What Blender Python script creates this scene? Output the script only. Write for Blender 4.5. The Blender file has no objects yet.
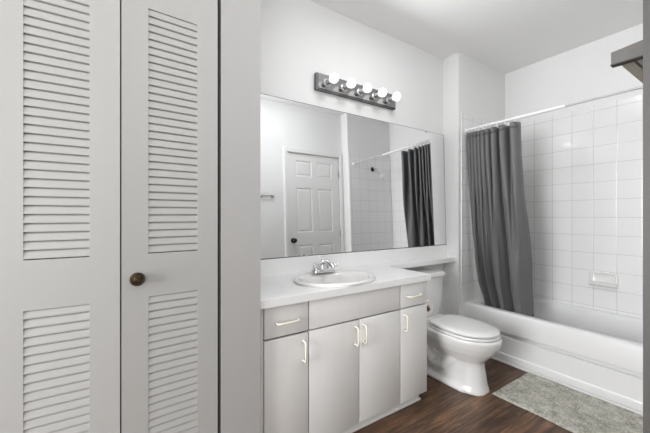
import bpy, bmesh, math, random
from mathutils import Vector, Matrix, noise
random.seed(7)
PI = math.pi
scene = bpy.context.scene
COL = scene.collection

# ------------------------------------------------------------------ camera
cam_d = bpy.data.cameras.new('camera')
cam_d.sensor_fit = 'HORIZONTAL'
cam_d.sensor_width = 36.0
cam_d.lens = 17.263
cam_d.shift_y = -0.0007
cam_d.clip_start = 0.02
cam = bpy.data.objects.new('camera', cam_d)
COL.objects.link(cam)
cam.location = (0, 0, 1.195)
cam.rotation_euler = (PI / 2, 0, math.radians(56.763 - 90))
scene.camera = cam

# ------------------------------------------------------------------ world, lights, exposure
world = bpy.data.worlds.new('world')
scene.world = world
world.use_nodes = True
world.node_tree.nodes['Background'].inputs['Color'].default_value = (0.95, 0.97, 1.0, 1)
world.node_tree.nodes['Background'].inputs['Strength'].default_value = 0.5


def area_light(name, loc, target, sx, sy, power, color=(1, 1, 1)):
    d = bpy.data.lights.new(name, 'AREA')
    d.shape = 'RECTANGLE'
    d.size, d.size_y = sx, sy
    d.energy = power
    d.color = color
    o = bpy.data.objects.new(name, d)
    COL.objects.link(o)
    o.location = loc
    o.rotation_euler = (Vector(target) - Vector(loc)).to_track_quat('-Z', 'Y').to_euler()
    return o


HALL_W = 35.0
BOUNCE_W = 7.0
ROOM_W = 9.3
LEFT_W = 150.0
VANITY_W = 5.5
UP_W = 1.8
BULB = 0.98
WARM = (0.978, 0.988, 1.014)
area_light('hall_rear_fill', (-0.95, -2.05, 1.5), (0.9, 1.3, 0.9), 1.8, 1.9, HALL_W, WARM)  # added fill behind the camera; the hall has no window here
area_light('hall_bounce_fill', (0.40, -0.30, 1.85), (0.95, 0.25, 2.668), 0.5, 0.5, BOUNCE_W, WARM)  # added bounce fill aimed at the ceiling, not a fixture of the hall
area_light('ceiling_fill_down', (1.42, 0.94, 2.655), (1.85, 0.90, 0.0), 0.3, 0.34, ROOM_W, WARM)  # added overhead fill; no ceiling lamp is known in this room
area_light('hall_side_fill', (-3.35, 0.42, 1.40), (1.0, 0.62, 1.30), 1.6, 2.1, LEFT_W, WARM)  # added broad fill from the left; no window stands behind it
area_light('ceiling_fill_up', (1.20, 0.80, 2.25), (1.28, 0.80, 2.668), 0.4, 0.4, UP_W, WARM)  # added upward fill to brighten the ceiling, no lamp belongs to it

vs = scene.view_settings
vs.view_transform = 'Standard'
vs.look = 'None'
vs.gamma = 1.0
vs.use_curve_mapping = False
vs.exposure = 0.16
try:
    scene.cycles.caustics_reflective = False
    scene.cycles.caustics_refractive = False
    scene.cycles.sample_clamp_indirect = 4.0
except Exception:
    pass


# ------------------------------------------------------------------ materials
def srgb(r, g, b):
    def f(c):
        c /= 255.0
        return c / 12.92 if c <= 0.04045 else ((c + 0.055) / 1.055) ** 2.4
    return (f(r), f(g), f(b), 1.0)


def new_mat(name):
    m = bpy.data.materials.new(name)
    m.use_nodes = True
    nt = m.node_tree
    return m, nt, nt.nodes['Principled BSDF']


def mat(name, color, rough=0.5, metal=0.0, bump=0.0, bscale=200.0, spec=0.5, coat=0.0, vary=0.0, vscale=3.0, stretch=None):
    m, nt, b = new_mat(name)
    b.inputs['Base Color'].default_value = color
    b.inputs['Roughness'].default_value = rough
    b.inputs['Metallic'].default_value = metal
    b.inputs['Specular IOR Level'].default_value = spec
    b.inputs['Coat Weight'].default_value = coat
    b.inputs['Coat Roughness'].default_value = 0.05
    if bump or vary:
        tc = nt.nodes.new('ShaderNodeTexCoord')
        mp = nt.nodes.new('ShaderNodeMapping')
        if stretch:
            mp.inputs['Scale'].default_value = stretch
        nt.links.new(tc.outputs['Object'], mp.inputs['Vector'])
    if bump:
        n = nt.nodes.new('ShaderNodeTexNoise')
        n.inputs['Scale'].default_value = bscale
        n.inputs['Detail'].default_value = 3
        nt.links.new(mp.outputs[0], n.inputs['Vector'])
        bp = nt.nodes.new('ShaderNodeBump')
        bp.inputs['Strength'].default_value = bump
        bp.inputs['Distance'].default_value = 0.002
        nt.links.new(n.outputs['Fac'], bp.inputs['Height'])
        nt.links.new(bp.outputs[0], b.inputs['Normal'])
    if vary:
        n2 = nt.nodes.new('ShaderNodeTexNoise')
        n2.inputs['Scale'].default_value = vscale
        n2.inputs['Detail'].default_value = 4
        nt.links.new(mp.outputs[0], n2.inputs['Vector'])
        mx = nt.nodes.new('ShaderNodeMix')
        mx.data_type = 'RGBA'
        mx.inputs['A'].default_value = tuple(c * (1 - vary) for c in color[:3]) + (1,)
        mx.inputs['B'].default_value = tuple(min(1, c * (1 + vary)) for c in color[:3]) + (1,)
        nt.links.new(n2.outputs['Fac'], mx.inputs['Factor'])
        nt.links.new(mx.outputs['Result'], b.inputs['Base Color'])
    return m


def tile_mat(name, axis, u0, tile, v0):
    m, nt, b = new_mat(name)
    N, L = nt.nodes, nt.links
    tc = N.new('ShaderNodeTexCoord')
    sp = N.new('ShaderNodeSeparateXYZ')
    L.new(tc.outputs['Object'], sp.inputs[0])

    def math_node(op, a, bval=None):
        n = N.new('ShaderNodeMath')
        n.operation = op
        if hasattr(a, 'is_linked'):
            L.new(a, n.inputs[0])
        else:
            n.inputs[0].default_value = a
        if bval is not None:
            if hasattr(bval, 'is_linked'):
                L.new(bval, n.inputs[1])
            else:
                n.inputs[1].default_value = bval
        return n.outputs[0]

    def dist(sock, off):
        a = math_node('SUBTRACT', sock, off)
        a = math_node('DIVIDE', a, tile)
        a = math_node('FRACT', a)
        a = math_node('SUBTRACT', a, 0.5)
        a = math_node('ABSOLUTE', a)
        a = math_node('SUBTRACT', 0.5, a)
        return math_node('MULTIPLY', a, tile)
    du = dist(sp.outputs[axis], u0)
    dv = dist(sp.outputs['Z'], v0)
    d = math_node('MINIMUM', du, dv)
    mr = N.new('ShaderNodeMapRange')
    mr.inputs['From Min'].default_value = 0.0008
    mr.inputs['From Max'].default_value = 0.0022
    L.new(d, mr.inputs['Value'])
    mx = N.new('ShaderNodeMix')
    mx.data_type = 'RGBA'
    mx.inputs['A'].default_value = srgb(192, 191, 189)
    mx.inputs['B'].default_value = srgb(241, 241, 240)
    L.new(mr.outputs[0], mx.inputs['Factor'])
    L.new(mx.outputs['Result'], b.inputs['Base Color'])
    rr = N.new('ShaderNodeMapRange')
    rr.inputs['To Min'].default_value = 0.8
    rr.inputs['To Max'].default_value = 0.16
    L.new(mr.outputs[0], rr.inputs['Value'])
    L.new(rr.outputs[0], b.inputs['Roughness'])
    mr2 = N.new('ShaderNodeMapRange')
    mr2.inputs['From Min'].default_value = 0.0
    mr2.inputs['From Max'].default_value = 0.006
    L.new(d, mr2.inputs['Value'])
    nz = N.new('ShaderNodeTexNoise')
    nz.inputs['Scale'].default_value = 14
    L.new(tc.outputs['Object'], nz.inputs['Vector'])
    ad = math_node('ADD', mr2.outputs[0], math_node('MULTIPLY', nz.outputs['Fac'], 0.6))
    bp = N.new('ShaderNodeBump')
    bp.inputs['Strength'].default_value = 0.35
    bp.inputs['Distance'].default_value = 0.002
    L.new(ad, bp.inputs['Height'])
    L.new(bp.outputs[0], b.inputs['Normal'])
    return m


def floor_mat():
    m, nt, b = new_mat('wood_plank_floor')
    N, L = nt.nodes, nt.links
    tc = N.new('ShaderNodeTexCoord')
    br = N.new('ShaderNodeTexBrick')
    br.offset = 0.37
    br.inputs['Color1'].default_value = (0, 0, 0, 1)
    br.inputs['Color2'].default_value = (1, 1, 1, 1)
    br.inputs['Mortar'].default_value = (0.5, 0.5, 0.5, 1)
    br.inputs['Scale'].default_value = 1.0
    br.inputs['Brick Width'].default_value = 1.22
    br.inputs['Row Height'].default_value = 0.152
    br.inputs['Mortar Size'].default_value = 0.0016
    br.inputs['Mortar Smooth'].default_value = 0.2
    L.new(tc.outputs['Object'], br.inputs['Vector'])
    mp = N.new('ShaderNodeMapping')
    mp.inputs['Scale'].default_value = (2.2, 26, 1)
    # every plank gets its own grain offset
    cmb = N.new('ShaderNodeCombineXYZ')
    ml = N.new('ShaderNodeMath'); ml.operation = 'MULTIPLY'; ml.inputs[1].default_value = 17.0
    L.new(br.outputs['Color'], ml.inputs[0])
    L.new(ml.outputs[0], cmb.inputs[0]); L.new(ml.outputs[0], cmb.inputs[2])
    va = N.new('ShaderNodeVectorMath'); va.operation = 'ADD'
    L.new(tc.outputs['Object'], va.inputs[0]); L.new(cmb.outputs[0], va.inputs[1])
    L.new(va.outputs[0], mp.inputs['Vector'])
    n1 = N.new('ShaderNodeTexNoise')
    n1.inputs['Scale'].default_value = 1.6
    n1.inputs['Detail'].default_value = 8
    n1.inputs['Roughness'].default_value = 0.65
    n1.inputs['Distortion'].default_value = 0.6
    L.new(mp.outputs[0], n1.inputs['Vector'])
    rp = N.new('ShaderNodeValToRGB')
    e = rp.color_ramp.elements
    e[0].position = 0.30; e[0].color = srgb(40, 29, 23)
    e[1].position = 0.72; e[1].color = srgb(132, 97, 69)
    k = e.new(0.5); k.color = srgb(82, 60, 44)
    L.new(n1.outputs['Fac'], rp.inputs[0])
    hv = N.new('ShaderNodeHueSaturation')
    vr = N.new('ShaderNodeMapRange')
    vr.inputs['To Min'].default_value = 0.75; vr.inputs['To Max'].default_value = 1.5
    L.new(br.outputs['Color'], vr.inputs['Value'])
    L.new(vr.outputs[0], hv.inputs['Value'])
    L.new(rp.outputs[0], hv.inputs['Color'])
    mx = N.new('ShaderNodeMix'); mx.data_type = 'RGBA'
    mx.inputs['B'].default_value = srgb(38, 27, 20)
    L.new(br.outputs['Fac'], mx.inputs['Factor'])
    L.new(hv.outputs[0], mx.inputs['A'])
    L.new(mx.outputs['Result'], b.inputs['Base Color'])
    b.inputs['Roughness'].default_value = 0.42
    bp = N.new('ShaderNodeBump')
    bp.inputs['Strength'].default_value = 0.2
    bp.inputs['Distance'].default_value = 0.002
    L.new(n1.outputs['Fac'], bp.inputs['Height'])
    L.new(bp.outputs[0], b.inputs['Normal'])
    return m


def emit_mat(name, color, strength):
    m, nt, b = new_mat(name)
    b.inputs['Base Color'].default_value = (0.9, 0.9, 0.9, 1)
    b.inputs['Emission Color'].default_value = color
    b.inputs['Emission Strength'].default_value = strength
    return m


def curtain_mat():
    m = mat('grey_curtain_fabric', srgb(98, 98, 99), rough=0.48, bump=0.12, bscale=500, spec=0.5)
    b = m.node_tree.nodes['Principled BSDF']
    b.inputs['Sheen Weight'].default_value = 0.15
    return m


def mat_pile():
    m, nt, b = new_mat('bath_mat_pile')
    N, L = nt.nodes, nt.links
    tc = N.new('ShaderNodeTexCoord')
    n1 = N.new('ShaderNodeTexNoise'); n1.inputs['Scale'].default_value = 16; n1.inputs['Detail'].default_value = 8
    n1.inputs['Roughness'].default_value = 0.8
    n2 = N.new('ShaderNodeTexNoise'); n2.inputs['Scale'].default_value = 110; n2.inputs['Detail'].default_value = 3
    L.new(tc.outputs['Object'], n1.inputs['Vector']); L.new(tc.outputs['Object'], n2.inputs['Vector'])
    ad = N.new('ShaderNodeMath'); ad.operation = 'ADD'
    ml = N.new('ShaderNodeMath'); ml.operation = 'MULTIPLY'; ml.inputs[1].default_value = 0.5
    L.new(n2.outputs['Fac'], ml.inputs[0]); L.new(n1.outputs['Fac'], ad.inputs[0]); L.new(ml.outputs[0], ad.inputs[1])
    rp = N.new('ShaderNodeValToRGB')
    e = rp.color_ramp.elements
    e[0].position = 0.52; e[0].color = srgb(122, 122, 110)
    e[1].position = 0.92; e[1].color = srgb(212, 210, 200)
    L.new(ad.outputs[0], rp.inputs[0])
    L.new(rp.outputs[0], b.inputs['Base Color'])
    b.inputs['Roughness'].default_value = 0.95
    b.inputs['Specular IOR Level'].default_value = 0.1
    return m


M = {}
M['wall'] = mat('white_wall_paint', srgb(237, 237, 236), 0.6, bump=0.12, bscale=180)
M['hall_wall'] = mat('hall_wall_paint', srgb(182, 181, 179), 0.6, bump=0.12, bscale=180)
M['ceiling'] = mat('white_ceiling_paint', srgb(247, 247, 246), 0.8, bump=0.1, bscale=120)
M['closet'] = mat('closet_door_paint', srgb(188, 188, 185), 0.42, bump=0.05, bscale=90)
M['door'] = mat('white_door_paint', srgb(236, 236, 234), 0.4)
M['jamb_shade'] = mat('shade_grey_jamb', srgb(70, 68, 66), 0.5)  # dark grey puts the shade on the wall end into the colour
M['edge_grey'] = mat('dark_grey_edge', srgb(72, 71, 70), 0.6)
M['dark'] = mat('dark_track_metal', srgb(40, 40, 40), 0.6)
M['cabinet'] = mat('white_cabinet_laminate', srgb(238, 237, 234), 0.4, vary=0.03, vscale=6, stretch=(14, 14, 0.6))
M['cab_gap_shade'] = mat('tan_cabinet_gap_shade', srgb(66, 58, 44), 0.8)  # tan darkened so the shade in the door gaps is in the colour
M['counter'] = mat('white_counter_laminate', srgb(247, 247, 246), 0.3)
M['china'] = mat('white_china', srgb(238, 238, 236), 0.16, coat=0.3)
M['sinkchina'] = mat('white_sink_china', srgb(240, 239, 237), 0.12, coat=0.5)
M['tub'] = mat('white_tub_enamel', srgb(236, 236, 235), 0.3, coat=0.15)
M['plastic'] = mat('white_seat_plastic', srgb(240, 240, 238), 0.22)
M['chrome'] = mat('chrome', (0.82, 0.82, 0.83, 1), 0.07, metal=1.0)
M['satin'] = mat('satin_metal', (0.55, 0.55, 0.56, 1), 0.28, metal=1.0)
M['plate'] = mat('polished_plate', (0.36, 0.36, 0.365, 1), 0.16, metal=1.0)
M['dark_chrome'] = mat('dark_bevel_metal', (0.16, 0.16, 0.165, 1), 0.3, metal=1.0)
M['cream'] = mat('cream_handle_plastic', srgb(240, 235, 219), 0.25)
M['bronze'] = mat('aged_bronze', srgb(78, 66, 50), 0.38, metal=0.85, bump=0.6, bscale=220)
M['black'] = mat('dark_knob_metal', srgb(46, 44, 43), 0.3, metal=0.7)
M['curtain'] = curtain_mat()
M['white_plastic'] = mat('white_plastic', srgb(242, 242, 240), 0.35)
M['rod'] = mat('white_rod_enamel', srgb(236, 236, 234), 0.3)
M['rod_grey'] = mat('grey_rod_enamel', srgb(190, 190, 190), 0.3)
M['mirror'] = mat('mirror_silver', (0.84, 0.845, 0.845, 1), 0.0, metal=1.0)
M['mat'] = mat_pile()
M['floor'] = floor_mat()
M['bulb'] = emit_mat('lit_bulb_glass', (1.0, 0.97, 0.92, 1), BULB)
M['shelf_grey'] = mat('grey_shelf_board', srgb(112, 110, 107), 0.7, vary=0.35, vscale=30, bump=0.3, bscale=60)
M['shelf_wood'] = mat('pale_wood_board', srgb(248, 243, 228), 0.6, vary=0.12, vscale=8, stretch=(1, 12, 12))
M['paper'] = mat('tissue_paper', srgb(243, 240, 232), 0.9, bump=0.2, bscale=300)
M['card'] = mat('grey_card', srgb(150, 138, 122), 0.9)
M['caulk'] = mat('white_caulk', srgb(240, 240, 238), 0.5)
TILE = 0.149
M['tile_right'] = tile_mat('white_tile_side', 'Y', 0.957, TILE, 0.5875)
M['tile_front'] = tile_mat('white_tile_end', 'X', 2.589, TILE, 0.5875)


# ------------------------------------------------------------------ mesh helpers
def add_box(bm, x0, x1, y0, y1, z0, z1, bev=0.0, seg=2):
    r = bmesh.ops.create_cube(bm, size=1.0)
    vs_ = r['verts']
    bmesh.ops.scale(bm, vec=(x1 - x0, y1 - y0, z1 - z0), verts=vs_)
    bmesh.ops.translate(bm, vec=((x0 + x1) / 2, (y0 + y1) / 2, (z0 + z1) / 2), verts=vs_)
    if bev:
        es = list({e for v in vs_ for e in v.link_edges})
        bmesh.ops.bevel(bm, geom=es, offset=bev, segments=seg, profile=0.5, affect='EDGES')


def add_loft(bm, rings, cap0=True, cap1=True, closed=True):
    """rings: list of lists of points, all the same length."""
    vr = [[bm.verts.new(p) for p in ring] for ring in rings]
    n = len(rings[0])
    for a, b in zip(vr[:-1], vr[1:]):
        for i in range(n if closed else n - 1):
            j = (i + 1) % n
            try:
                bm.faces.new((a[i], a[j], b[j], b[i]))
            except ValueError:
                pass
    if cap0:
        bm.faces.new(list(reversed(vr[0])))
    if cap1:
        bm.faces.new(vr[-1])


def add_tube(bm, pts, r, n=12, caps=True):
    """round tube through points; r a number or a list of radii."""
    pts = [Vector(p) for p in pts]
    rings = []
    up = None
    for i, p in enumerate(pts):
        a = pts[max(0, i - 1)]
        b = pts[min(len(pts) - 1, i + 1)]
        t = (b - a).normalized()
        if up is None:
            ref = Vector((0, 0, 1)) if abs(t.z) < 0.9 else Vector((1, 0, 0))
            u = t.cross(ref).normalized()
        else:
            u = (up - t * up.dot(t)).normalized()
        up = u
        w = t.cross(u)
        rr = r[i] if isinstance(r, (list, tuple)) else r
        rings.append([p + (u * math.cos(2 * PI * k / n) + w * math.sin(2 * PI * k / n)) * rr for k in range(n)])
    add_loft(bm, rings, caps, caps)


def add_lathe(bm, prof, n=32, origin=(0, 0, 0), axis='Z', sx=1.0, sy=1.0, caps=True):
    """prof: list of (radius, height)."""
    o = Vector(origin)
    rings = []
    for r, z in prof:
        ring = []
        for k in range(n):
            a = 2 * PI * k / n
            x, y = r * math.cos(a) * sx, r * math.sin(a) * sy
            if axis == 'Z':
                p = Vector((x, y, z))
            elif axis == '-Y':
                p = Vector((x, -z, y))
            elif axis == 'X':
                p = Vector((z, x, y))
            elif axis == 'Y':
                p = Vector((-x, z, y))
            ring.append(o + p)
        rings.append(ring)
    add_loft(bm, rings, caps, caps)


def rrect(x0, x1, y0, y1, r, z, n=6):
    pts = []
    for cx, cy, a0 in ((x1 - r, y1 - r, 0), (x0 + r, y1 - r, 90), (x0 + r, y0 + r, 180), (x1 - r, y0 + r, 270)):
        for k in range(n + 1):
            a = math.radians(a0 + 90 * k / n)
            pts.append(Vector((cx + r * math.cos(a), cy + r * math.sin(a), z)))
    return pts


def obj(name, bm, m, parent=None, smooth=None, loc=(0, 0, 0)):
    bmesh.ops.recalc_face_normals(bm, faces=bm.faces)
    me = bpy.data.meshes.new(name)
    bm.to_mesh(me)
    bm.free()
    if smooth is not None:
        if smooth is True:
            for p in me.polygons:
                p.use_smooth = True
        else:
            me.shade_smooth() if hasattr(me, 'shade_smooth') else None
            for p in me.polygons:
                p.use_smooth = True
            try:
                me.set_sharp_from_angle(angle=math.radians(smooth))
            except Exception:
                pass
    me.materials.append(m)
    o = bpy.data.objects.new(name, me)
    COL.objects.link(o)
    o.location = loc
    if parent is not None:
        o.parent = parent
    return o


def tag(o, label, cat, group=None):
    o['label'] = label
    o['category'] = cat
    if group:
        o['group'] = group
    return o


def thing(name, label, cat, loc=(0, 0, 0), rotz=0.0, group=None):
    o = bpy.data.objects.new(name, None)
    COL.objects.link(o)
    o.location = loc
    o.rotation_euler = (0, 0, rotz)
    o.empty_display_size = 0.1
    return tag(o, label, cat, group)


def struct(name, bm, m, parent=None, smooth=None):
    o = obj(name, bm, m, parent, smooth)
    if parent is None:
        o['kind'] = 'structure'
    return o


def box_struct(name, m, *boxes):
    bm = bmesh.new()
    for b in boxes:
        add_box(bm, *b)
    return struct(name, bm, m)


def box_part(name, m, parent, *boxes, bev=0.0, seg=2):
    bm = bmesh.new()
    for b in boxes:
        add_box(bm, *b, bev=bev, seg=seg)
    return obj(name, bm, m, parent, smooth=40 if bev else None)


# ------------------------------------------------------------------ key dimensions
H = 2.668          # ceiling
YB = 1.838         # mirror wall
YC = 1.6815        # face of the boxed-out wall at the tub's end
XC = 2.5334        # side of the boxed-out wall
XR = 3.336         # tiled long wall of the tub
YW = 0.215          # wall with the six-panel door
YT = 0.35          # tiled wall at the shower-head end of the tub
XE = 1.087         # end of the door wall, where the hall begins
YK = 1.295         # closet front
XK = 0.511         # closet side
XL, YN = -3.4, -2.2
WT = 0.11

# ------------------------------------------------------------------ room shell
bm = bmesh.new(); add_box(bm, XL - WT, XR + WT, YN - WT, YB + WT, -0.06, 0.0); struct('floor', bm, M['floor'])
bm = bmesh.new(); add_box(bm, XL - WT, XR + WT, YN - WT, YB + WT, H, H + 0.08); struct('ceiling', bm, M['ceiling'])
box_struct('wall_back', M['wall'], (XL - WT, XR + WT, YB, YB + WT, 0, H))
box_struct('wall_right', M['wall'], (XR, XR + WT, YN, YB, 0, H))
box_struct('wall_chase', M['wall'], (XC, XR, YC, YB, 0, H))
box_struct('wall_front', M['wall'], (XE + 0.016, 1.715, YW - WT, YW, 0, H), (2.495, 2.552, YW - WT, YW, 0, H),
           (1.715, 2.495, YW - WT, YW, 2.066, H), (2.552, XR, YW - WT, YT, 0, H))
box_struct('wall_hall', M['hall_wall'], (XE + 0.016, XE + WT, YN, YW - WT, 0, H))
box_struct('added_shade_board', M['jamb_shade'], (XE, XE + 0.016, YN, YW - 0.002, 0, H))  # board added over the wall end, its shade painted in
box_struct('trim_4', M['jamb_shade'], (0.70, XE, 0.10, 0.1385, 0, H))
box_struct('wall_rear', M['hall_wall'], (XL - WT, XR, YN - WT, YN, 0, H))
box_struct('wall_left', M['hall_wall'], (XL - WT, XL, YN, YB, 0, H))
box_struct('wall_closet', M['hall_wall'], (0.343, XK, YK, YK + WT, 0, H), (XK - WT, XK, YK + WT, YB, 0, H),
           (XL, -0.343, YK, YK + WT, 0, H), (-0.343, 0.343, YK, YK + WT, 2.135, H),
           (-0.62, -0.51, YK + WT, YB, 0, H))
# closet head track
box_struct('trim_1', M['dark'], (-0.343, 0.343, YK + 0.022, YK + 0.05, 2.117, 2.135))

# tile surrounds of the tub
ZT = 2.1253
bm = bmesh.new(); add_box(bm, XR - 0.008, XR, YT, YC, 0.40, ZT, bev=0.003); struct('wall_right_tile', bm, M['tile_right'])
bm = bmesh.new(); add_box(bm, XC + 0.036, XR - 0.008, YC - 0.008, YC, 0.0, ZT, bev=0.003); struct('wall_chase_tile', bm, M['tile_front'])
bm = bmesh.new(); add_box(bm, 2.556, XR - 0.008, YT, YT + 0.008, 0.0, ZT, bev=0.003); struct('wall_front_tile', bm, M['tile_front'])


# ------------------------------------------------------------------ closet folding doors
def louver_bm(x0, x1, z0, z1, n, th=0.034):
    """angled slats, lower edge to the front (front is y = 0, back y = th)"""
    b = bmesh.new()
    p = (z1 - z0) / n
    for i in range(n):
        zb = z0 + i * p + 0.0028
        zt = zb + p + 0.0035
        prof = [(0.0014, zb), (0.0002, zb + 0.0015), (0.0004, zb + 0.006), (0.0030, zt - 0.0105), (0.0050, zt - 0.0075), (0.0125, zt), (0.018, zt), (0.0125, zb), (0.008, zb)]
        a = [Vector((x0, y, z)) for y, z in prof]
        c = [Vector((x1, y, z)) for y, z in prof]
        add_loft(b, [a, c])
    return b


def bifold(name, x0, y0, rotz, label, knob):
    w, z0, z1, th = 0.331, 0.012, 2.112, 0.034
    t = thing(name, label, 'door', (x0, y0, 0), rotz)
    t['kind'] = 'structure'
    s0, s1 = 0.0835, (w - 0.0805 if knob else 0.2447)
    b = bmesh.new()
    add_box(b, 0.0022, s0, 0, th, z0, z1)
    add_box(b, s1, w - 0.0022, 0, th, z0, z1)
    for a, c in ((z0, 0.12), (0.9055, 1.060), (1.943, z1)):
        add_box(b, s0, s1, 0, th, a, c)
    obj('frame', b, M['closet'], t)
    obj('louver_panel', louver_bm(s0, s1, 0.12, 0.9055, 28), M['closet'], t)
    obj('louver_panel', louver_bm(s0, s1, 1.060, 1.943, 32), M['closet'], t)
    if knob:
        b = bmesh.new()
        add_lathe(b, [(0.018, 0.0), (0.018, 0.003), (0.009, 0.005), (0.0085, 0.010), (0.017, 0.013), (0.0225, 0.017),
                      (0.0238, 0.021), (0.022, 0.025), (0.0185, 0.0262), (0.0172, 0.0252), (0.0105, 0.0262), (0.0092, 0.0275), (0.0055, 0.0272), (0.004, 0.0285)],
                  36, (0.0475, 0, 0.975), '-Y')
        kn = obj('door_knob', b, M['bronze'], t, smooth=35)
        kn['label'] = 'round dark bronze knob with ringed face'
    return t


ang = math.radians(2.3)
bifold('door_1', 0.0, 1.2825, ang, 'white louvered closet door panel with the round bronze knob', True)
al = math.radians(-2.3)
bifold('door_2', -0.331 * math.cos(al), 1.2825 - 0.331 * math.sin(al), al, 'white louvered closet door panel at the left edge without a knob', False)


# ------------------------------------------------------------------ six-panel door seen in the mirror
def panel_door():
    t = thing('door_3', 'white six panel door with dark knob reflected in the mirror', 'door', (1.719, YW, 0))
    t['kind'] = 'structure'
    w, h = 0.772, 2.063
    px = [(0.115, 0.345), (0.427, 0.657)]
    pz = [(0.22, 0.915), (1.07, 1.63), (1.775, 1.975)]
    xs = sorted({0, w} | {v for p in px for v in p})
    zs = sorted({0.006, h} | {v for p in pz for v in p})
    b = bmesh.new()
    grid = {}
    for i, x in enumerate(xs):
        for k, z in enumerate(zs):
            grid[i, k] = b.verts.new((x, -0.012, z))
    pf = []
    for i in range(len(xs) - 1):
        for k in range(len(zs) - 1):
            f = b.faces.new((grid[i, k], grid[i, k + 1], grid[i + 1, k + 1], grid[i + 1, k]))
            if (xs[i], xs[i + 1]) in px and (zs[k], zs[k + 1]) in pz:
                pf.append(f)
    b.normal_update()
    for f in pf:
        bmesh.ops.inset_region(b, faces=[f], thickness=0.014, depth=-0.010 if f.normal.y > 0 else 0.010)
        bmesh.ops.inset_region(b, faces=[f], thickness=0.012, depth=0.0)
        bmesh.ops.inset_region(b, faces=[f], thickness=0.022, depth=0.008 if f.normal.y > 0 else -0.008)
    # the slab behind the moulded face
    add_box(b, 0, w, -0.047, -0.024, 0.006, h)
    add_box(b, 0, 0.002, -0.047, -0.012, 0.006, h)
    add_box(b, w - 0.002, w, -0.047, -0.012, 0.006, h)
    obj('slab', b, M['door'], t)
    b = bmesh.new()
    add_lathe(b, [(0.032, 0), (0.032, 0.004), (0.02, 0.008), (0.011, 0.012), (0.011, 0.03), (0.02, 0.036), (0.027, 0.046), (0.027, 0.056), (0.018, 0.065), (0.004, 0.067)], 28, (0.055, -0.012, 0.975), 'Y')
    obj('door_knob', b, M['black'], t, smooth=40)
    for z in (0.25, 1.04, 1.85):
        b = bmesh.new(); add_tube(b, [(w + 0.001, -0.004, z - 0.045), (w + 0.001, -0.004, z + 0.045)], 0.006, 10)
        obj('hinge', b, M['satin'], t, smooth=True)
    b = bmesh.new(); add_box(b, -0.003, -0.001, -0.03, -0.008, 0.945, 1.005)
    obj('strike_plate', b, M['black'], t)


panel_door()
# casing round that door
bm = bmesh.new()
for a, c, z0, z1 in ((1.655, 1.712, 0, 2.125), (2.498, 2.549, 0, 2.125), (1.712, 2.498, 2.068, 2.125)):
    add_box(bm, a, c, YW, YW + 0.014, z0, z1, bev=0.004)
    add_box(bm, a + 0.008, c - 0.018 if c - a < 0.2 else c, YW + 0.01, YW + 0.019, z0, z1 - 0.008, bev=0.003)
struct('trim_2', bm, M['door'])


# ------------------------------------------------------------------ vanity
CT = 0.8202
vx0, vx1 = XK + 0.002, 1.660
yf = 1.327           # face of doors and drawers
van = thing('vanity_cabinet', 'white vanity cabinet with cream pulls under the sink counter', 'cabinet', (1.09, 1.58, 0))


def vpart(name, m, *boxes, bev=0.0, parent=van, wloc=(1.09, 1.58, 0)):
    return box_part(name, m, parent, *[(a - wloc[0], b - wloc[0], c - wloc[1], d - wloc[1], e, f) for a, b, c, d, e, f in boxes], bev=bev)


vpart('body', M['cab_gap_shade'], (vx0, vx1 - 0.016, 1.348, 1.366, 0.064, 0.782))
vpart('side_panel', M['cabinet'], (vx1 - 0.016, vx1, yf + 0.002, YB - 0.003, 0.061, 0.783))
vpart('bottom_panel', M['cabinet'], (vx0, vx1 - 0.016, 1.366, YB - 0.003, 0.061, 0.077))
vpart('filler_strip', M['cabinet'], (vx0, 0.5375, yf + 0.003, 1.348, 0.061, 0.783))
vpart('toe_kick', M['cabinet'], (vx0, 1.622, 1.362, 1.378, 0.0, 0.061), (1.606, 1.622, 1.378, YB - 0.003, 0.0, 0.061))
bm = bmesh.new(); add_box(bm, vx0 - 1.09, 1.63 - 1.09, 1.352 - 1.58, 1.362 - 1.58, 0.0, 0.016, bev=0.004)
obj('base_moulding', bm, M['cabinet'], van)


def pull(parent, cx, cz, length, vertical):
    b = bmesh.new()
    yo = yf - 1.58
    hl = length / 2

    def P(t, d):
        return (cx - 1.09 + (0 if vertical else t), yo - d, cz + (t if vertical else 0))
    add_tube(b, [P(-hl, 0), P(-hl, 0.018), P(-hl + 0.004, 0.0255), P(-hl + 0.012, 0.028), P(0, 0.0285), P(hl - 0.012, 0.028), P(hl - 0.004, 0.0255), P(hl, 0.018), P(hl, 0)], 0.0052, 10)
    h = obj('handle', b, M['cream'], parent, smooth=50)
    for s in (-1, 1):
        b = bmesh.new()
        p = P(s * hl, 0)
        add_lathe(b, [(0.008, 0), (0.008, 0.004), (0.0065, 0.006)], 14, p, '-Y')
        obj('handle_foot', b, M['chrome'], h, smooth=40)
    return h


fronts = [
    ('drawer', 0.5435, 0.7702, 0.634, 0.777, (0.657, 0.700, 0.115, False)),
    ('false_front', 0.7783, 1.4102, 0.634, 0.777, None),
    ('drawer', 1.4183, 1.6585, 0.634, 0.777, (1.530, 0.700, 0.115, False)),
    ('door', 0.5435, 0.7702, 0.061, 0.6250, (0.742, 0.540, 0.096, True)),
    ('door', 0.7783, 1.0902, 0.061, 0.6260, (1.066, 0.545, 0.096, True)),
    ('door', 1.0978, 1.4102, 0.061, 0.6260, (1.123, 0.545, 0.096, True)),
    ('door', 1.4183, 1.6585, 0.061, 0.6260, (1.447, 0.545, 0.096, True)),
]
for nm, a, c, z0, z1, hd in fronts:
    o = vpart(nm, M['cabinet'], (a, c, yf, yf + 0.018, z0, z1), bev=0.0012)
    if hd:
        pull(o, *hd)

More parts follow.
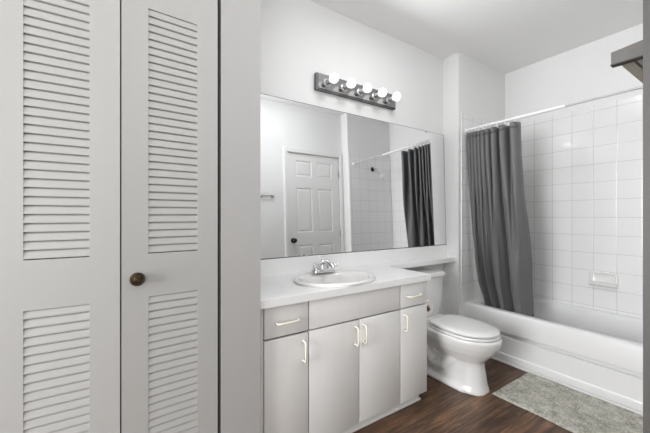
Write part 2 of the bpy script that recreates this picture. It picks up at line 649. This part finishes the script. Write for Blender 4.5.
# ------------------------------------------------------------------ countertop with the narrow shelf over the toilet tank
ctr = thing('countertop', 'white laminate countertop running on as a narrow shelf over the toilet tank', 'countertop', (1.09, 1.58, CT))
cy0, cx1, ys = 1.3023, 1.676, 1.705
outer = [Vector((XK + 0.001, cy0)), ]
for k in range(5):
    a = math.radians(-90 + 90 * k / 4); outer.append(Vector((cx1 - 0.012 + 0.012 * math.cos(a), cy0 + 0.012 + 0.012 * math.sin(a))))
for k in range(7):
    a = math.radians(180 - 90 * k / 6); outer.append(Vector((cx1 + 0.05 + 0.05 * math.cos(a), ys - 0.05 + 0.05 * math.sin(a))))
outer += [Vector((XC - 0.001, ys)), Vector((XC - 0.001, YB - 0.001)), Vector((XK + 0.001, YB - 0.001))]
SX, SY, SA, SB = 1.062, 1.505, 0.255, 0.205
hole = [Vector((SX + 0.235 * math.cos(2 * PI * k / 48), SY + 0.185 * math.sin(2 * PI * k / 48))) for k in range(48)]
bm = bmesh.new()


def loop_edges(b, pts, z, off):
    v = [b.verts.new((p.x - off[0], p.y - off[1], z)) for p in pts]
    return [b.edges.new((v[i], v[(i + 1) % len(v)])) for i in range(len(v))]


es = loop_edges(bm, outer, 0, (1.09, 1.58)) + loop_edges(bm, hole, 0, (1.09, 1.58))
bmesh.ops.triangle_fill(bm, use_beauty=True, use_dissolve=False, edges=es)
r = bmesh.ops.extrude_face_region(bm, geom=bm.faces[:])
bmesh.ops.translate(bm, vec=(0, 0, -0.036), verts=[v for v in r['geom'] if isinstance(v, bmesh.types.BMVert)])
obj('slab', bm, M['counter'], ctr)
bm = bmesh.new(); add_box(bm, XK + 0.002 - 1.09, XC - 0.002 - 1.09, 1.802 - 1.58, YB - 0.001 - 1.58, 0, 0.108, bev=0.003)
obj('backsplash', bm, M['counter'], ctr)

# ------------------------------------------------------------------ oval sink
snk = thing('sink', 'white oval drop-in sink set in the white vanity counter', 'sink', (SX, SY, CT))
bm = bmesh.new()
rings = []
for f_, z, dy, k2 in ((0.985, 0.001, 0, 1), (0.99, 0.005, 0, 1), (1.005, 0.009, 0, 1), (1.005, 0.015, 0, 1), (0.985, 0.0195, 0, 1), (0.95, 0.0205, 0, 1), (0.89, 0.019, -0.003, 0.99), (0.85, 0.013, -0.008, 0.95),
                      (0.82, 0.000, -0.012, 0.92), (0.79, -0.02, -0.014, 0.91), (0.73, -0.06, -0.015, 0.91), (0.6, -0.105, -0.015, 0.92), (0.40, -0.13, -0.012, 0.95), (0.09, -0.14, -0.01, 1.2),
                      (0.09, -0.15, -0.01, 1.2), (0.42, -0.142, -0.012, 0.95), (0.63, -0.115, -0.015, 0.92), (0.76, -0.06, -0.015, 0.91), (0.84, -0.01, -0.012, 0.92), (0.86, 0.001, -0.008, 0.93)):
    rings.append([Vector((SA * f_ * math.cos(2 * PI * k / 56), SB * f_ * k2 * math.sin(2 * PI * k / 56) + dy, z)) for k in range(56)])
add_loft(bm, rings, False, False)
obj('basin', bm, M['sinkchina'], snk, smooth=True)
bm = bmesh.new()
add_lathe(bm, [(0.026, 0), (0.026, 0.003), (0.02, 0.005), (0.016, 0.002), (0.002, 0.002)], 24, (0, -0.01, -0.1425))
obj('drain', bm, M['chrome'], snk, smooth=40)

# ------------------------------------------------------------------ faucet
fau = thing('faucet', 'chrome two-lever faucet at the back of the oval sink', 'faucet', (1.078, 1.668, CT + 0.0185))
bm = bmesh.new()
rings = []
for s, z in ((1.0, 0), (1.0, 0.012), (0.93, 0.02), (0.75, 0.024)):
    rings.append(rrect(-0.084 * s, 0.084 * s, -0.031 * s, 0.031 * s, 0.029 * s, z))
add_loft(bm, rings)
obj('base', bm, M['chrome'], fau, smooth=40)
bm = bmesh.new()
add_tube(bm, [(0, 0.004, 0.018), (0, 0.004, 0.045), (0, -0.004, 0.062), (0, -0.03, 0.07), (0, -0.07, 0.062), (0, -0.108, 0.047), (0, -0.114, 0.036)],
         [0.026, 0.023, 0.021, 0.018, 0.015, 0.0135, 0.012], 16)
obj('spout', bm, M['chrome'], fau, smooth=50)
bm = bmesh.new()
add_tube(bm, [(0, 0.024, 0.02), (0, 0.024, 0.09)], 0.003, 8)
add_lathe(bm, [(0.003, 0.086), (0.008, 0.09), (0.009, 0.096), (0.006, 0.101), (0.001, 0.102)], 14, (0, 0.024, 0))
obj('lift_rod', bm, M['chrome'], fau, smooth=40)
for s in (-1, 1):
    bm = bmesh.new()
    add_lathe(bm, [(0.024, 0.02), (0.023, 0.036), (0.021, 0.05), (0.015, 0.058), (0.002, 0.060)], 20, (s * 0.052, 0, 0))
    add_tube(bm, [(s * 0.052, 0, 0.046), (s * 0.064, -0.016, 0.047), (s * 0.080, -0.040, 0.044), (s * 0.084, -0.048, 0.043)], [0.013, 0.0125, 0.0105, 0.007], 12)
    obj('lever', bm, M['chrome'], fau, smooth=45)

# ------------------------------------------------------------------ wall mirror (rests on the backsplash, leaning back a little)
mir = thing('wall_mirror', 'large frameless wall mirror over the vanity counter', 'mirror', (1.522, 1.82, 0.9307))
MC = Vector((1.7, 1.8200, 1.4416))
MN = Vector((0.0018, -0.999686, 0.024987))


def mir_y(x, z):
    return MC.y + (MN.x * (x - MC.x) + MN.z * (z - MC.z)) / -MN.y


mx0, mx1, mz0, mz1 = XK + 0.004, XC - 0.003, 0.9290, 1.9524
ML = Vector((1.522, 1.82, 0.9307))
bm = bmesh.new()
ringf, ringb = [], []
for x, z in ((mx0, mz0), (mx1, mz0), (mx1, mz1), (mx0, mz1)):
    ringf.append(Vector((x, mir_y(x, z), z)) - ML)
    ringb.append(Vector((x, mir_y(x, z) + 0.0035, z)) - ML)
add_loft(bm, [ringb, ringf])
obj('glass', bm, M['mirror'], mir)
bm = bmesh.new()
rf, rb = [], []
for x, z in ((mx0, mz0), (mx1, mz0), (mx1, mz1), (mx0, mz1)):
    rf.append(Vector((x, mir_y(x, z) + 0.0036, z)) - ML)
    rb.append(Vector((x, min(mir_y(x, z) + 0.006, YB - 0.0005) , z)) - ML)
add_loft(bm, [rb, rf])
obj('backing', bm, M['dark'], mir)
bm = bmesh.new()
add_box(bm, mx0 - ML.x, mx1 - ML.x, mir_y(1.5, mz0) - 0.003 - ML.y, mir_y(1.5, mz0) + 0.008 - ML.y, 0.9285 - ML.z - 0.0005, 0.9335 - ML.z)
obj('bottom_channel', bm, M['dark_chrome'], mir)
bm = bmesh.new()
add_loft(bm, [[Vector((x, mir_y(mx1, z) - 0.001, z)) - ML for x, z in ((mx1 + 0.0002, mz0), (mx1 + 0.0022, mz0), (mx1 + 0.0022, mz1), (mx1 + 0.0002, mz1))],
              [Vector((x, mir_y(mx1, z) + 0.003, z)) - ML for x, z in ((mx1 + 0.0002, mz0), (mx1 + 0.0022, mz0), (mx1 + 0.0022, mz1), (mx1 + 0.0002, mz1))]])
obj('side_channel', bm, M['edge_grey'], mir)
bm = bmesh.new()
add_loft(bm, [[Vector((x, mir_y(x, mz1) - 0.0008, mz1)) - ML, Vector((x, mir_y(x, mz1) + 0.003, mz1)) - ML, Vector((x, mir_y(x, mz1) + 0.003, mz1 + 0.0022)) - ML, Vector((x, mir_y(x, mz1) - 0.0008, mz1 + 0.0022)) - ML] for x in (mx0, mx1)])
obj('top_edge', bm, M['edge_grey'], mir)
for x, z in ((0.70, mz0 + 0.004), (1.04, mz0 + 0.004), (1.62, mz0 + 0.004), (2.28, mz1 - 0.004)):
    bm = bmesh.new()
    y = mir_y(x, z)
    add_box(bm, x - 0.012 - ML.x, x + 0.012 - ML.x, y - 0.004 - ML.y, y - 0.0005 - ML.y, z - 0.008 - ML.z, z + 0.008 - ML.z, bev=0.0015)
    obj('clip', bm, M['satin'], mir)

# ------------------------------------------------------------------ vanity light bar
lb = thing('vanity_light', 'chrome light bar with five lit round bulbs above the mirror', 'light', (1.495, YB, 2.121))
bm = bmesh.new(); add_box(bm, -0.379, 0.379, -0.028, -0.001, -0.057, 0.057)
obj('back_box', bm, M['dark_chrome'], lb)
bm = bmesh.new(); add_box(bm, -0.366, 0.374, -0.034, -0.028, -0.048, 0.053, bev=0.002)
obj('face_plate', bm, M['plate'], lb)
for i in range(5):
    x = -0.296 + i * 0.148
    bm = bmesh.new()
    add_lathe(bm, [(0.028, 0.033), (0.028, 0.036), (0.019, 0.04), (0.0175, 0.072), (0.0185, 0.074), (0.0185, 0.082), (0.014, 0.083)], 24, (x, 0, 0), '-Y')
    obj('socket', bm, M['satin'], lb, smooth=40)
    bm = bmesh.new()
    prof = [(0.0135, 0.0815), (0.0145, 0.09)]
    for k in range(14):
        a = math.radians(-62 + k * 152 / 13)
        prof.append((max(0.001, 0.033 * math.cos(a)), 0.119 + 0.033 * math.sin(a)))
    add_lathe(bm, prof, 24, (x, 0, 0), '-Y')
    obj('light_bulb', bm, M['bulb'], lb, smooth=True)
# the light the row of bulbs throws into the room
area_light('vanity_bulbs_light', (1.495, 1.675, 2.121), (1.495, 0.6, 1.95), 0.70, 0.07, VANITY_W, WARM)

# ------------------------------------------------------------------ toilet
TX = 2.045
toi = thing('toilet', 'white two-piece toilet with closed lid between vanity and bathtub', 'toilet', (TX, YB, 0))


def egg(w, yf_, yb, z, n=40, pf=2.0, pb=2.6, frac=0.55):
    """egg outline: half width w, front tip yf_, back yb (local y, front negative)"""
    yc = yb + (yf_ - yb) * frac
    pts = []
    for k in range(n):
        a = 2 * PI * k / n
        c, s = math.cos(a), math.sin(a)
        p = pf if s < 0 else pb
        x = w * math.copysign(abs(c) ** (2 / p), c)
        y = math.copysign(abs(s) ** (2 / p), s)
        y = yc + (y * (yb - yc) if y > 0 else -y * (yf_ - yc))
        pts.append(Vector((x, y, z)))
    return pts


bm = bmesh.new()
add_loft(bm, [egg(0.116, -0.692, -0.20, 0.0, pf=2.6, pb=3), egg(0.116, -0.692, -0.20, 0.012, pf=2.6, pb=3), egg(0.104, -0.680, -0.22, 0.05, pf=2.6, pb=3),
              egg(0.094, -0.672, -0.26, 0.11, pf=2.6, pb=3), egg(0.090, -0.662, -0.30, 0.17, pf=2.5), egg(0.094, -0.662, -0.32, 0.20, pf=2.4),
              egg(0.125, -0.695, -0.28, 0.235, pf=2.2), egg(0.160, -0.735, -0.22, 0.28), egg(0.180, -0.762, -0.18, 0.325), egg(0.188, -0.774, -0.17, 0.36), egg(0.186, -0.774, -0.17, 0.380)])
# rear deck and its leg
add_loft(bm, [rrect(-0.09, 0.09, -0.36, -0.06, 0.05, 0.0), rrect(-0.085, 0.085, -0.36, -0.06, 0.05, 0.10), rrect(-0.09, 0.09, -0.36, -0.05, 0.05, 0.22), rrect(-0.15, 0.15, -0.34, -0.03, 0.05, 0.30), rrect(-0.165, 0.165, -0.32, -0.025, 0.05, 0.35), rrect(-0.165, 0.165, -0.32, -0.025, 0.05, 0.380)])
# foot flange
add_loft(bm, [rrect(-0.125, 0.125, -0.62, -0.10, 0.07, 0.0), rrect(-0.125, 0.125, -0.62, -0.10, 0.07, 0.022), rrect(-0.105, 0.105, -0.60, -0.12, 0.06, 0.045)])
# trapway bulge on both sides
for s in (-1, 1):
    add_tube(bm, [(s * 0.07, -0.50, 0.20), (s * 0.085, -0.42, 0.12), (s * 0.088, -0.33, 0.11), (s * 0.085, -0.26, 0.17), (s * 0.08, -0.22, 0.25), (s * 0.075, -0.17, 0.22), (s * 0.07, -0.14, 0.08)], 0.036, 12)
tb = obj('bowl', bm, M['china'], toi, smooth=True)
md = tb.modifiers.new('remesh', 'REMESH'); md.mode = 'VOXEL'; md.voxel_size = 0.007; md.use_smooth_shade = True
ms = tb.modifiers.new('smooth', 'SMOOTH'); ms.factor = 0.5; ms.iterations = 6
dg = bpy.context.evaluated_depsgraph_get()
me = bpy.data.meshes.new_from_object(tb.evaluated_get(dg))
tb.modifiers.clear()
tb.data = me
for p in me.polygons:
    p.use_smooth = True
bm = bmesh.new()
add_loft(bm, [egg(0.170, -0.752, -0.305, 0.3815, pb=3.4), egg(0.177, -0.760, -0.30, 0.3875, pb=3.4), egg(0.177, -0.760, -0.30, 0.3960, pb=3.4), egg(0.173, -0.754, -0.305, 0.4000, pb=3.4), egg(0.163, -0.738, -0.315, 0.4010, pb=3.4), egg(0.158, -0.732, -0.32, 0.3960, pb=3.4)])
obj('seat', bm, M['plastic'], toi, smooth=50)
bm = bmesh.new()
add_loft(bm, [egg(0.148, -0.718, -0.325, 0.3965, pb=3.4), egg(0.148, -0.718, -0.325, 0.4075, pb=3.4), egg(0.175, -0.757, -0.300, 0.4080, pb=3.4), egg(0.176, -0.758, -0.300, 0.4195, pb=3.4), egg(0.168, -0.745, -0.31, 0.4265, pb=3.4), egg(0.13, -0.68, -0.35, 0.4305), egg(0.03, -0.52, -0.45, 0.4315)])
obj('seat_lid', bm, M['plastic'], toi, smooth=50)
for s in (-1, 1):
    bm = bmesh.new(); add_box(bm, s * 0.075 - 0.022, s * 0.075 + 0.022, -0.30, -0.255, 0.3795, 0.4135, bev=0.007)
    obj('seat_hinge', bm, M['plastic'], toi, smooth=40)
    bm = bmesh.new(); add_lathe(bm, [(0.014, 0.04), (0.014, 0.05), (0.009, 0.058), (0.001, 0.06)], 16, (s * 0.098, -0.25, -0.018))
    obj('bolt_cap', bm, M['plastic'], toi, smooth=40)
bm = bmesh.new()
add_loft(bm, [rrect(-0.175, 0.175, -0.19, -0.03, 0.035, 0.381), rrect(-0.185, 0.185, -0.20, -0.02, 0.035, 0.43), rrect(-0.205, 0.205, -0.208, -0.012, 0.03, 0.60), rrect(-0.212, 0.212, -0.212, -0.010, 0.03, 0.694)])
obj('tank', bm, M['china'], toi, smooth=50)
bm = bmesh.new()
add_loft(bm, [rrect(-0.212, 0.212, -0.214, -0.008, 0.03, 0.694), rrect(-0.224, 0.224, -0.226, -0.006, 0.034, 0.702), rrect(-0.226, 0.226, -0.228, -0.006, 0.034, 0.722), rrect(-0.218, 0.218, -0.22, -0.01, 0.034, 0.733), rrect(-0.20, 0.20, -0.20, -0.025, 0.03, 0.736)])
obj('tank_lid', bm, M['china'], toi, smooth=50)
bm = bmesh.new()
add_lathe(bm, [(0.016, 0), (0.016, 0.006), (0.008, 0.012)], 16, (-0.15, -0.209, 0.655), '-Y')
add_tube(bm, [(-0.15, -0.222, 0.655), (-0.12, -0.226, 0.652), (-0.085, -0.226, 0.648)], [0.006, 0.006, 0.008], 10)
obj('flush_lever', bm, M['chrome'], toi, smooth=40)



def rrect2(z0, z1, y0, y1, x):
    return [Vector((x, p.x, p.y)) for p in rrect(y0, y1, z0, z1, 0.0055, 0, 4)]


# ------------------------------------------------------------------ toilet paper holder on the vanity's side
tp = thing('toilet_paper_holder', 'small metal paper holder arm on the right side of the vanity', 'paper holder', (vx1, 1.475, 0.59))
bm = bmesh.new()
add_loft(bm, [rrect2(-0.022, 0.022, -0.018, 0.018, 0.0005), rrect2(-0.022, 0.022, -0.018, 0.018, 0.006)])
obj('wall_plate', bm, M['satin'], tp, smooth=40)
bm = bmesh.new()
add_tube(bm, [(0.005, 0, 0), (0.045, 0, 0), (0.054, -0.003, 0), (0.058, -0.012, 0), (0.058, -0.125, 0)], 0.0065, 12)
obj('arm', bm, M['satin'], tp, smooth=40)
tr = thing('toilet_paper_roll', 'roll of white toilet paper on the holder at the vanity\'s right side', 'toilet paper', (vx1 + 0.058, 1.362, 0.5775))
bm = bmesh.new()
rings = [[Vector((r_ * math.cos(2 * PI * k / 40), y_, r_ * math.sin(2 * PI * k / 40))) for k in range(40)] for r_, y_ in ((0.021, 0), (0.051, 0), (0.054, 0.003), (0.054, 0.097), (0.051, 0.1), (0.021, 0.1))]
rings.append(rings[0])
add_loft(bm, rings[:-1], False, False)
obj('paper', bm, M['paper'], tr, smooth=40)
bm = bmesh.new()
add_loft(bm, [[Vector((r_ * math.cos(2 * PI * k / 32), y_, r_ * math.sin(2 * PI * k / 32))) for k in range(32)] for r_, y_ in ((0.0195, 0.0), (0.021, 0.0), (0.021, 0.1), (0.0195, 0.1), (0.0195, 0.0))], False, False)
obj('core_tube', bm, M['card'], tr, smooth=40)

# ------------------------------------------------------------------ bathtub
XT = 2.607
tub = thing('bathtub', 'white alcove bathtub with a panelled apron beside the toilet', 'bathtub', (XT, YT + 0.009, 0))
ty0, ty1 = 0.0, (YC - 0.009) - (YT + 0.009)
tx1 = XR - 0.009 - XT
RZ = 0.414
bm = bmesh.new()
prof = [(0.012, 0.0), (0.012, 0.022), (-0.004, 0.024), (-0.006, 0.055), (-0.004, 0.072), (0.004, 0.080), (0.004, 0.211), (0.010, 0.215), (0.036, 0.217), (0.038, 0.232), (0.036, 0.247), (0.004, 0.2485), (0.0, 0.252), (0.0, 0.380), (0.006, 0.400), (0.018, 0.411), (0.036, RZ)]
add_loft(bm, [[Vector((x, ty0, z)) for x, z in prof] , [Vector((x, ty1, z)) for x, z in prof]], False, False, closed=False)
obj('apron', bm, M['tub'], tub, smooth=28)
bm = bmesh.new()
rings = [rrect(0.036, tx1, ty0, ty1, 0.004, RZ),
         rrect(0.062, tx1 - 0.03, ty0 + 0.07, ty1 - 0.05, 0.10, RZ + 0.001), rrect(0.076, tx1 - 0.042, ty0 + 0.085, ty1 - 0.064, 0.11, RZ - 0.010), rrect(0.084, tx1 - 0.05, ty0 + 0.095, ty1 - 0.075, 0.12, RZ - 0.04),
         rrect(0.11, tx1 - 0.075, ty0 + 0.12, ty1 - 0.17, 0.13, 0.16), rrect(0.135, tx1 - 0.10, ty0 + 0.15, ty1 - 0.26, 0.13, 0.10), rrect(0.20, tx1 - 0.17, ty0 + 0.22, ty1 - 0.36, 0.10, 0.075)]
add_loft(bm, rings, False, True)
obj('basin', bm, M['tub'], tub, smooth=50)
bm = bmesh.new(); add_box(bm, -0.010, 0.010, ty0, ty1, 0.0, 0.020, bev=0.006)
obj('base_caulk', bm, M['caulk'], tub, smooth=40)

# ------------------------------------------------------------------ soap dish
sd = thing('soap_dish', 'white ceramic soap dish on the tiled wall above the bathtub', 'soap dish', (XR - 0.008, 0.888, 0.675))
bm = bmesh.new()
# moulded frame with a hollow and a projecting tray
rings = []
for s, d in ((1.0, 0.0), (1.0, 0.010), (0.96, 0.017), (0.86, 0.018), (0.80, 0.006), (0.76, 0.004)):
    rings.append([Vector((-d, p.x, p.y)) for p in rrect(-0.09 * s, 0.09 * s, -0.056 * s, 0.056 * s, 0.012, 0)])
add_loft(bm, rings)
obj('back_plate', bm, M['china'], sd, smooth=40)
bm = bmesh.new()
add_loft(bm, [[Vector((x, y, z)) for x, z in ((-0.002, -0.026), (-0.034, -0.032), (-0.056, -0.018), (-0.065, -0.022), (-0.060, -0.044), (-0.036, -0.056), (-0.002, -0.060))] for y in (-0.086, -0.04, 0.0, 0.04, 0.086)])
obj('tray', bm, M['china'], sd, smooth=50)

# ------------------------------------------------------------------ shower rod, rings and curtain
RX, RZ2 = 2.640, 1.976
rod = thing('shower_rod', 'white tension rod across the bathtub carrying the grey curtain', 'curtain rod', (RX, 1.0, RZ2))
bm = bmesh.new(); add_tube(bm, [(0, YC - 0.018 - 1.0, 0), (0, 0.915 - 1.0, 0)], 0.0125, 16)
obj('outer_tube', bm, M['rod'], rod, smooth=50)
bm = bmesh.new(); add_tube(bm, [(0, 0.918 - 1.0, 0), (0, YT + 0.018 - 1.0, 0)], 0.0085, 16)
obj('inner_tube', bm, M['rod_grey'], rod, smooth=50)
for a, b_ in ((YC - 0.0085, YC - 0.026), (YT + 0.0085, YT + 0.026)):
    bm = bmesh.new(); add_tube(bm, [(0, a - 1.0, 0), (0, (a + b_) / 2 - 1.0, 0), (0, b_ - 1.0, 0)], [0.021, 0.02, 0.015], 18)
    obj('end_cap', bm, M['white_plastic'], rod, smooth=40)

cur = thing('shower_curtain', 'dark grey fabric shower curtain gathered at the far end of the bathtub', 'curtain', (RX, 1.45, 1.2))


def lerp(tab, z):
    for (z0, v0), (z1, v1) in zip(tab[:-1], tab[1:]):
        if z >= z1:
            t = (z - z1) / (z0 - z1)
            return v1 + (v0 - v1) * t
    return tab[-1][1]


YLt = [(2.0, 1.665), (1.7, 1.662), (1.34, 1.655), (1.0, 1.652), (0.8, 1.645), (0.6, 1.628), (0.48, 1.598), (0.30, 1.55)]
YRt = [(2.0, 1.222), (1.7, 1.215), (1.34, 1.20), (1.0, 1.182), (0.8, 1.178), (0.6, 1.190), (0.43, 1.192), (0.30, 1.19)]
XCt = [(2.0, RX), (1.34, 2.655), (0.8, 2.70), (0.48, 2.748), (0.30, 2.76)]
fold_pos = [0.0, 0.075, 0.14, 0.215, 0.28, 0.37, 0.46, 0.60, 0.78, 1.0]     # fold pitch widens to the right
low_pos = [0.0, 0.20, 0.34, 0.60, 1.0]                                      # folds run together lower down


def fold_phase(tab, s):
    k = 0
    while k < len(tab) - 2 and s > tab[k + 1]:
        k += 1
    w = tab[k + 1] - tab[k]
    return k + (s - tab[k]) / w, w


def smooth01(t):
    t = max(0.0, min(1.0, t))
    return t * t * (3 - 2 * t)


def curtain_pt(s, z):
    yl, yr = lerp(YLt, z), lerp(YRt, z)
    y = yl + (yr - yl) * s
    low = smooth01((1.85 - z) / 1.35)
    ph, w = fold_phase(fold_pos, s)
    pl, wl = fold_phase(low_pos, s)
    top = (0.020 + 0.13 * w) * math.sin(2 * PI * ph + 0.6)
    c = math.sin(2 * PI * pl + 0.9 + 0.5 * math.sin(2.3 * z))
    bot = (0.026 + 0.095 * wl) * (math.copysign(abs(c) ** 0.8, c))
    x = lerp(XCt, z) + top * (1 - 0.80 * low) + bot * low
    x += 0.010 * low * noise.noise(Vector((s * 5, z * 1.3, 3.1))) + 0.005 * noise.noise(Vector((s * 14, z * 2.2, 8.0)))
    y += 0.010 * math.sin(4 * PI * ph + 0.4) * (1 - 0.8 * low)
    if z < 0.5:
        x = max(x, 2.706)
    return Vector((x - RX, y - 1.45, z - 1.2))


bm = bmesh.new()
NS, NZ = 180, 70
zt, zb = 1.940, 0.375
gv = [[bm.verts.new(curtain_pt(i / NS, zt + (zb - zt) * j / NZ)) for j in range(NZ + 1)] for i in range(NS + 1)]
for i in range(NS):
    for j in range(NZ):
        bm.faces.new((gv[i][j], gv[i + 1][j], gv[i + 1][j + 1], gv[i][j + 1]))
cl = obj('cloth', bm, M['curtain'], cur, smooth=True)
sm = cl.modifiers.new('thickness', 'SOLIDIFY'); sm.thickness = 0.0016; sm.offset = 0
# hem band along the top
bm = bmesh.new()
gv = [[bm.verts.new(curtain_pt(i / NS, z) + Vector((-0.0016, 0, 0))) for z in (zt + 0.002, zt - 0.02, zt - 0.045)] for i in range(NS + 1)]
for i in range(NS):
    for j in range(2):
        bm.faces.new((gv[i][j], gv[i + 1][j], gv[i + 1][j + 1], gv[i][j + 1]))
hm = obj('top_hem', bm, M['curtain'], cur, smooth=True)
sm = hm.modifiers.new('thickness', 'SOLIDIFY'); sm.thickness = 0.0012; sm.offset = 0

# rings, each a thing of its own
ring_proto = None
ring_y = [1.640, 1.605, 1.572, 1.540, 1.508, 1.474, 1.436, 1.386, 1.318, 1.243]
names = ['first', 'second', 'third', 'fourth', 'fifth', 'sixth', 'seventh', 'eighth', 'ninth', 'tenth']
for i, y in enumerate(ring_y):
    if ring_proto is None:
        bm = bmesh.new()
        pts = []
        for k in range(25):
            a = math.radians(-80 + 340 * k / 24)
            pts.append((0.021 * math.cos(a), 0, 0.029 * math.sin(a) - 0.0135))
        add_tube(bm, pts, 0.0038, 8)
        o = obj('curtain_ring', bm, M['white_plastic'], None, smooth=True)
        ring_proto = o
    else:
        o = ring_proto.copy()
        COL.objects.link(o)
    o.location = (RX, y, RZ2)
    o.rotation_euler = (0, 0, math.radians(random.uniform(-14, 14)))
    if i == 0:
        lab = 'white curtain ring on the rod nearest the boxed-out wall, at the curtain\'s left edge'
    elif i == len(ring_y) - 1:
        lab = 'white curtain ring holding the free right edge of the grey curtain'
    else:
        lab = 'white curtain ring, %s along the rod counting from the curtain\'s left edge' % names[i]
    tag(o, lab, 'curtain ring', 'white curtain rings on the shower rod')

# ------------------------------------------------------------------ shower head and towel bar (seen in the mirror)
sh = thing('showerhead', 'chrome shower head on the tiled end wall reflected in the mirror', 'shower head', (2.975, YT + 0.0085, 1.927))
bm = bmesh.new(); add_lathe(bm, [(0.032, 0), (0.032, 0.004), (0.02, 0.012), (0.012, 0.014)], 24, (0, 0, 0), 'Y')
obj('flange', bm, M['black'], sh, smooth=40)
bm = bmesh.new(); add_tube(bm, [(0, 0.004, 0), (0, 0.05, 0.004), (0, 0.09, -0.01), (0, 0.125, -0.045)], 0.0085, 12)
obj('arm', bm, M['chrome'], sh, smooth=40)
bm = bmesh.new(); add_tube(bm, [(0, 0.12, -0.04), (0, 0.132, -0.058), (0, 0.147, -0.08), (0, 0.17, -0.115), (0, 0.175, -0.122)], [0.013, 0.016, 0.02, 0.036, 0.034], 20)
obj('head', bm, M['chrome'], sh, smooth=40)

tw = thing('towel_bar', 'short chrome towel bar beside the six panel door in the mirror', 'towel bar', (1.43, YW, 1.515))
for x in (-0.07, 0.075):
    bm = bmesh.new()
    add_lathe(bm, [(0.024, 0.0005), (0.024, 0.006), (0.013, 0.012), (0.011, 0.022), (0.013, 0.026), (0.013, 0.038), (0.006, 0.041)], 20, (x, 0, 0), 'Y')
    obj('post', bm, M['satin'], tw, smooth=40)
bm = bmesh.new(); add_tube(bm, [(-0.08, 0.032, 0), (0.075, 0.032, 0)], 0.0085, 14)
obj('bar', bm, M['chrome'], tw, smooth=50)

# ------------------------------------------------------------------ wall shelf at the upper right edge
shx, shy, shz = 0.848, YW, 1.507
LB = 0.1385 + 0.001 - YW
sf = thing('wall_shelf', 'grey-fronted wooden wall shelf jutting in at the upper right edge', 'shelf', (XE, shy, shz))
bm = bmesh.new()
# front board, a little taller towards its hidden end
add_loft(bm, [[Vector((x, y, z)) for y, z in ((0.0, 0.0), (0.0, 0.0255), (LB, 0.0335), (LB, 0.0))] for x in (shx - XE, shx - XE + 0.014)])
fb = obj('front_board', bm, M['shelf_grey'], sf)
fb['label'] = 'weathered grey front board'
bm = bmesh.new(); add_box(bm, shx - XE - 0.003, shx - XE + 0.014, LB, 0.0005, -0.0020, 0.0)
obj('lower_edge', bm, M['edge_grey'], sf)
bm = bmesh.new(); add_box(bm, shx - XE + 0.014, -0.0005, -0.029, -0.010, 0.002, 0.024)
so = obj('side_board', bm, M['shelf_wood'], sf)
so['label'] = 'pale wood side board'
bm = bmesh.new(); add_box(bm, shx - XE + 0.014, -0.0005, LB, -0.032, 0.004, 0.020)
obj('shelf_panel', bm, M['door'], sf)

# ------------------------------------------------------------------ bath mat
bmx0, bmx1, bmy0, bmy1 = 2.086, 2.588, 0.37, 1.136
bt = thing('bath_mat', 'grey-green shaggy bath mat on the wood floor along the bathtub', 'bath mat', ((bmx0 + bmx1) / 2, (bmy0 + bmy1) / 2, 0))
bm = bmesh.new()
nx, ny = 190, 280
wx, wy = bmx1 - bmx0, bmy1 - bmy0
g = []
for i in range(nx + 1):
    col = []
    for j in range(ny + 1):
        u, v = i / nx, j / ny
        x, y = (u - 0.5) * wx, (v - 0.5) * wy
        ed = min(u * wx, (1 - u) * wx, v * wy, (1 - v) * wy)
        edge = min(1.0, ed / 0.014)
        pt = Vector((x, y, 0))
        hgt = 0.011 + 0.006 * noise.noise(pt * 60) + 0.0055 * noise.noise(pt * 150 + Vector((5, 2, 1))) + 0.003 * noise.noise(pt * 14)
        z = 0.002 + hgt * math.sqrt(max(0.0, edge))
        wob = 0.006 * noise.noise(pt * 9) * (1 - edge) + 0.004 * noise.noise(pt * 4)
        col.append(bm.verts.new((x + wob, y + 0.005 * noise.noise(pt * 8 + Vector((9, 9, 9))), z)))
    g.append(col)
for i in range(nx):
    for j in range(ny):
        bm.faces.new((g[i][j], g[i + 1][j], g[i + 1][j + 1], g[i][j + 1]))
obj('pile', bm, M['mat'], bt, smooth=True)
bm = bmesh.new(); add_loft(bm, [rrect(-wx / 2 + 0.004, wx / 2 - 0.004, -wy / 2 + 0.004, wy / 2 - 0.004, 0.01, 0.0003), rrect(-wx / 2 + 0.004, wx / 2 - 0.004, -wy / 2 + 0.004, wy / 2 - 0.004, 0.01, 0.002)])
obj('backing', bm, M['dark'], bt)
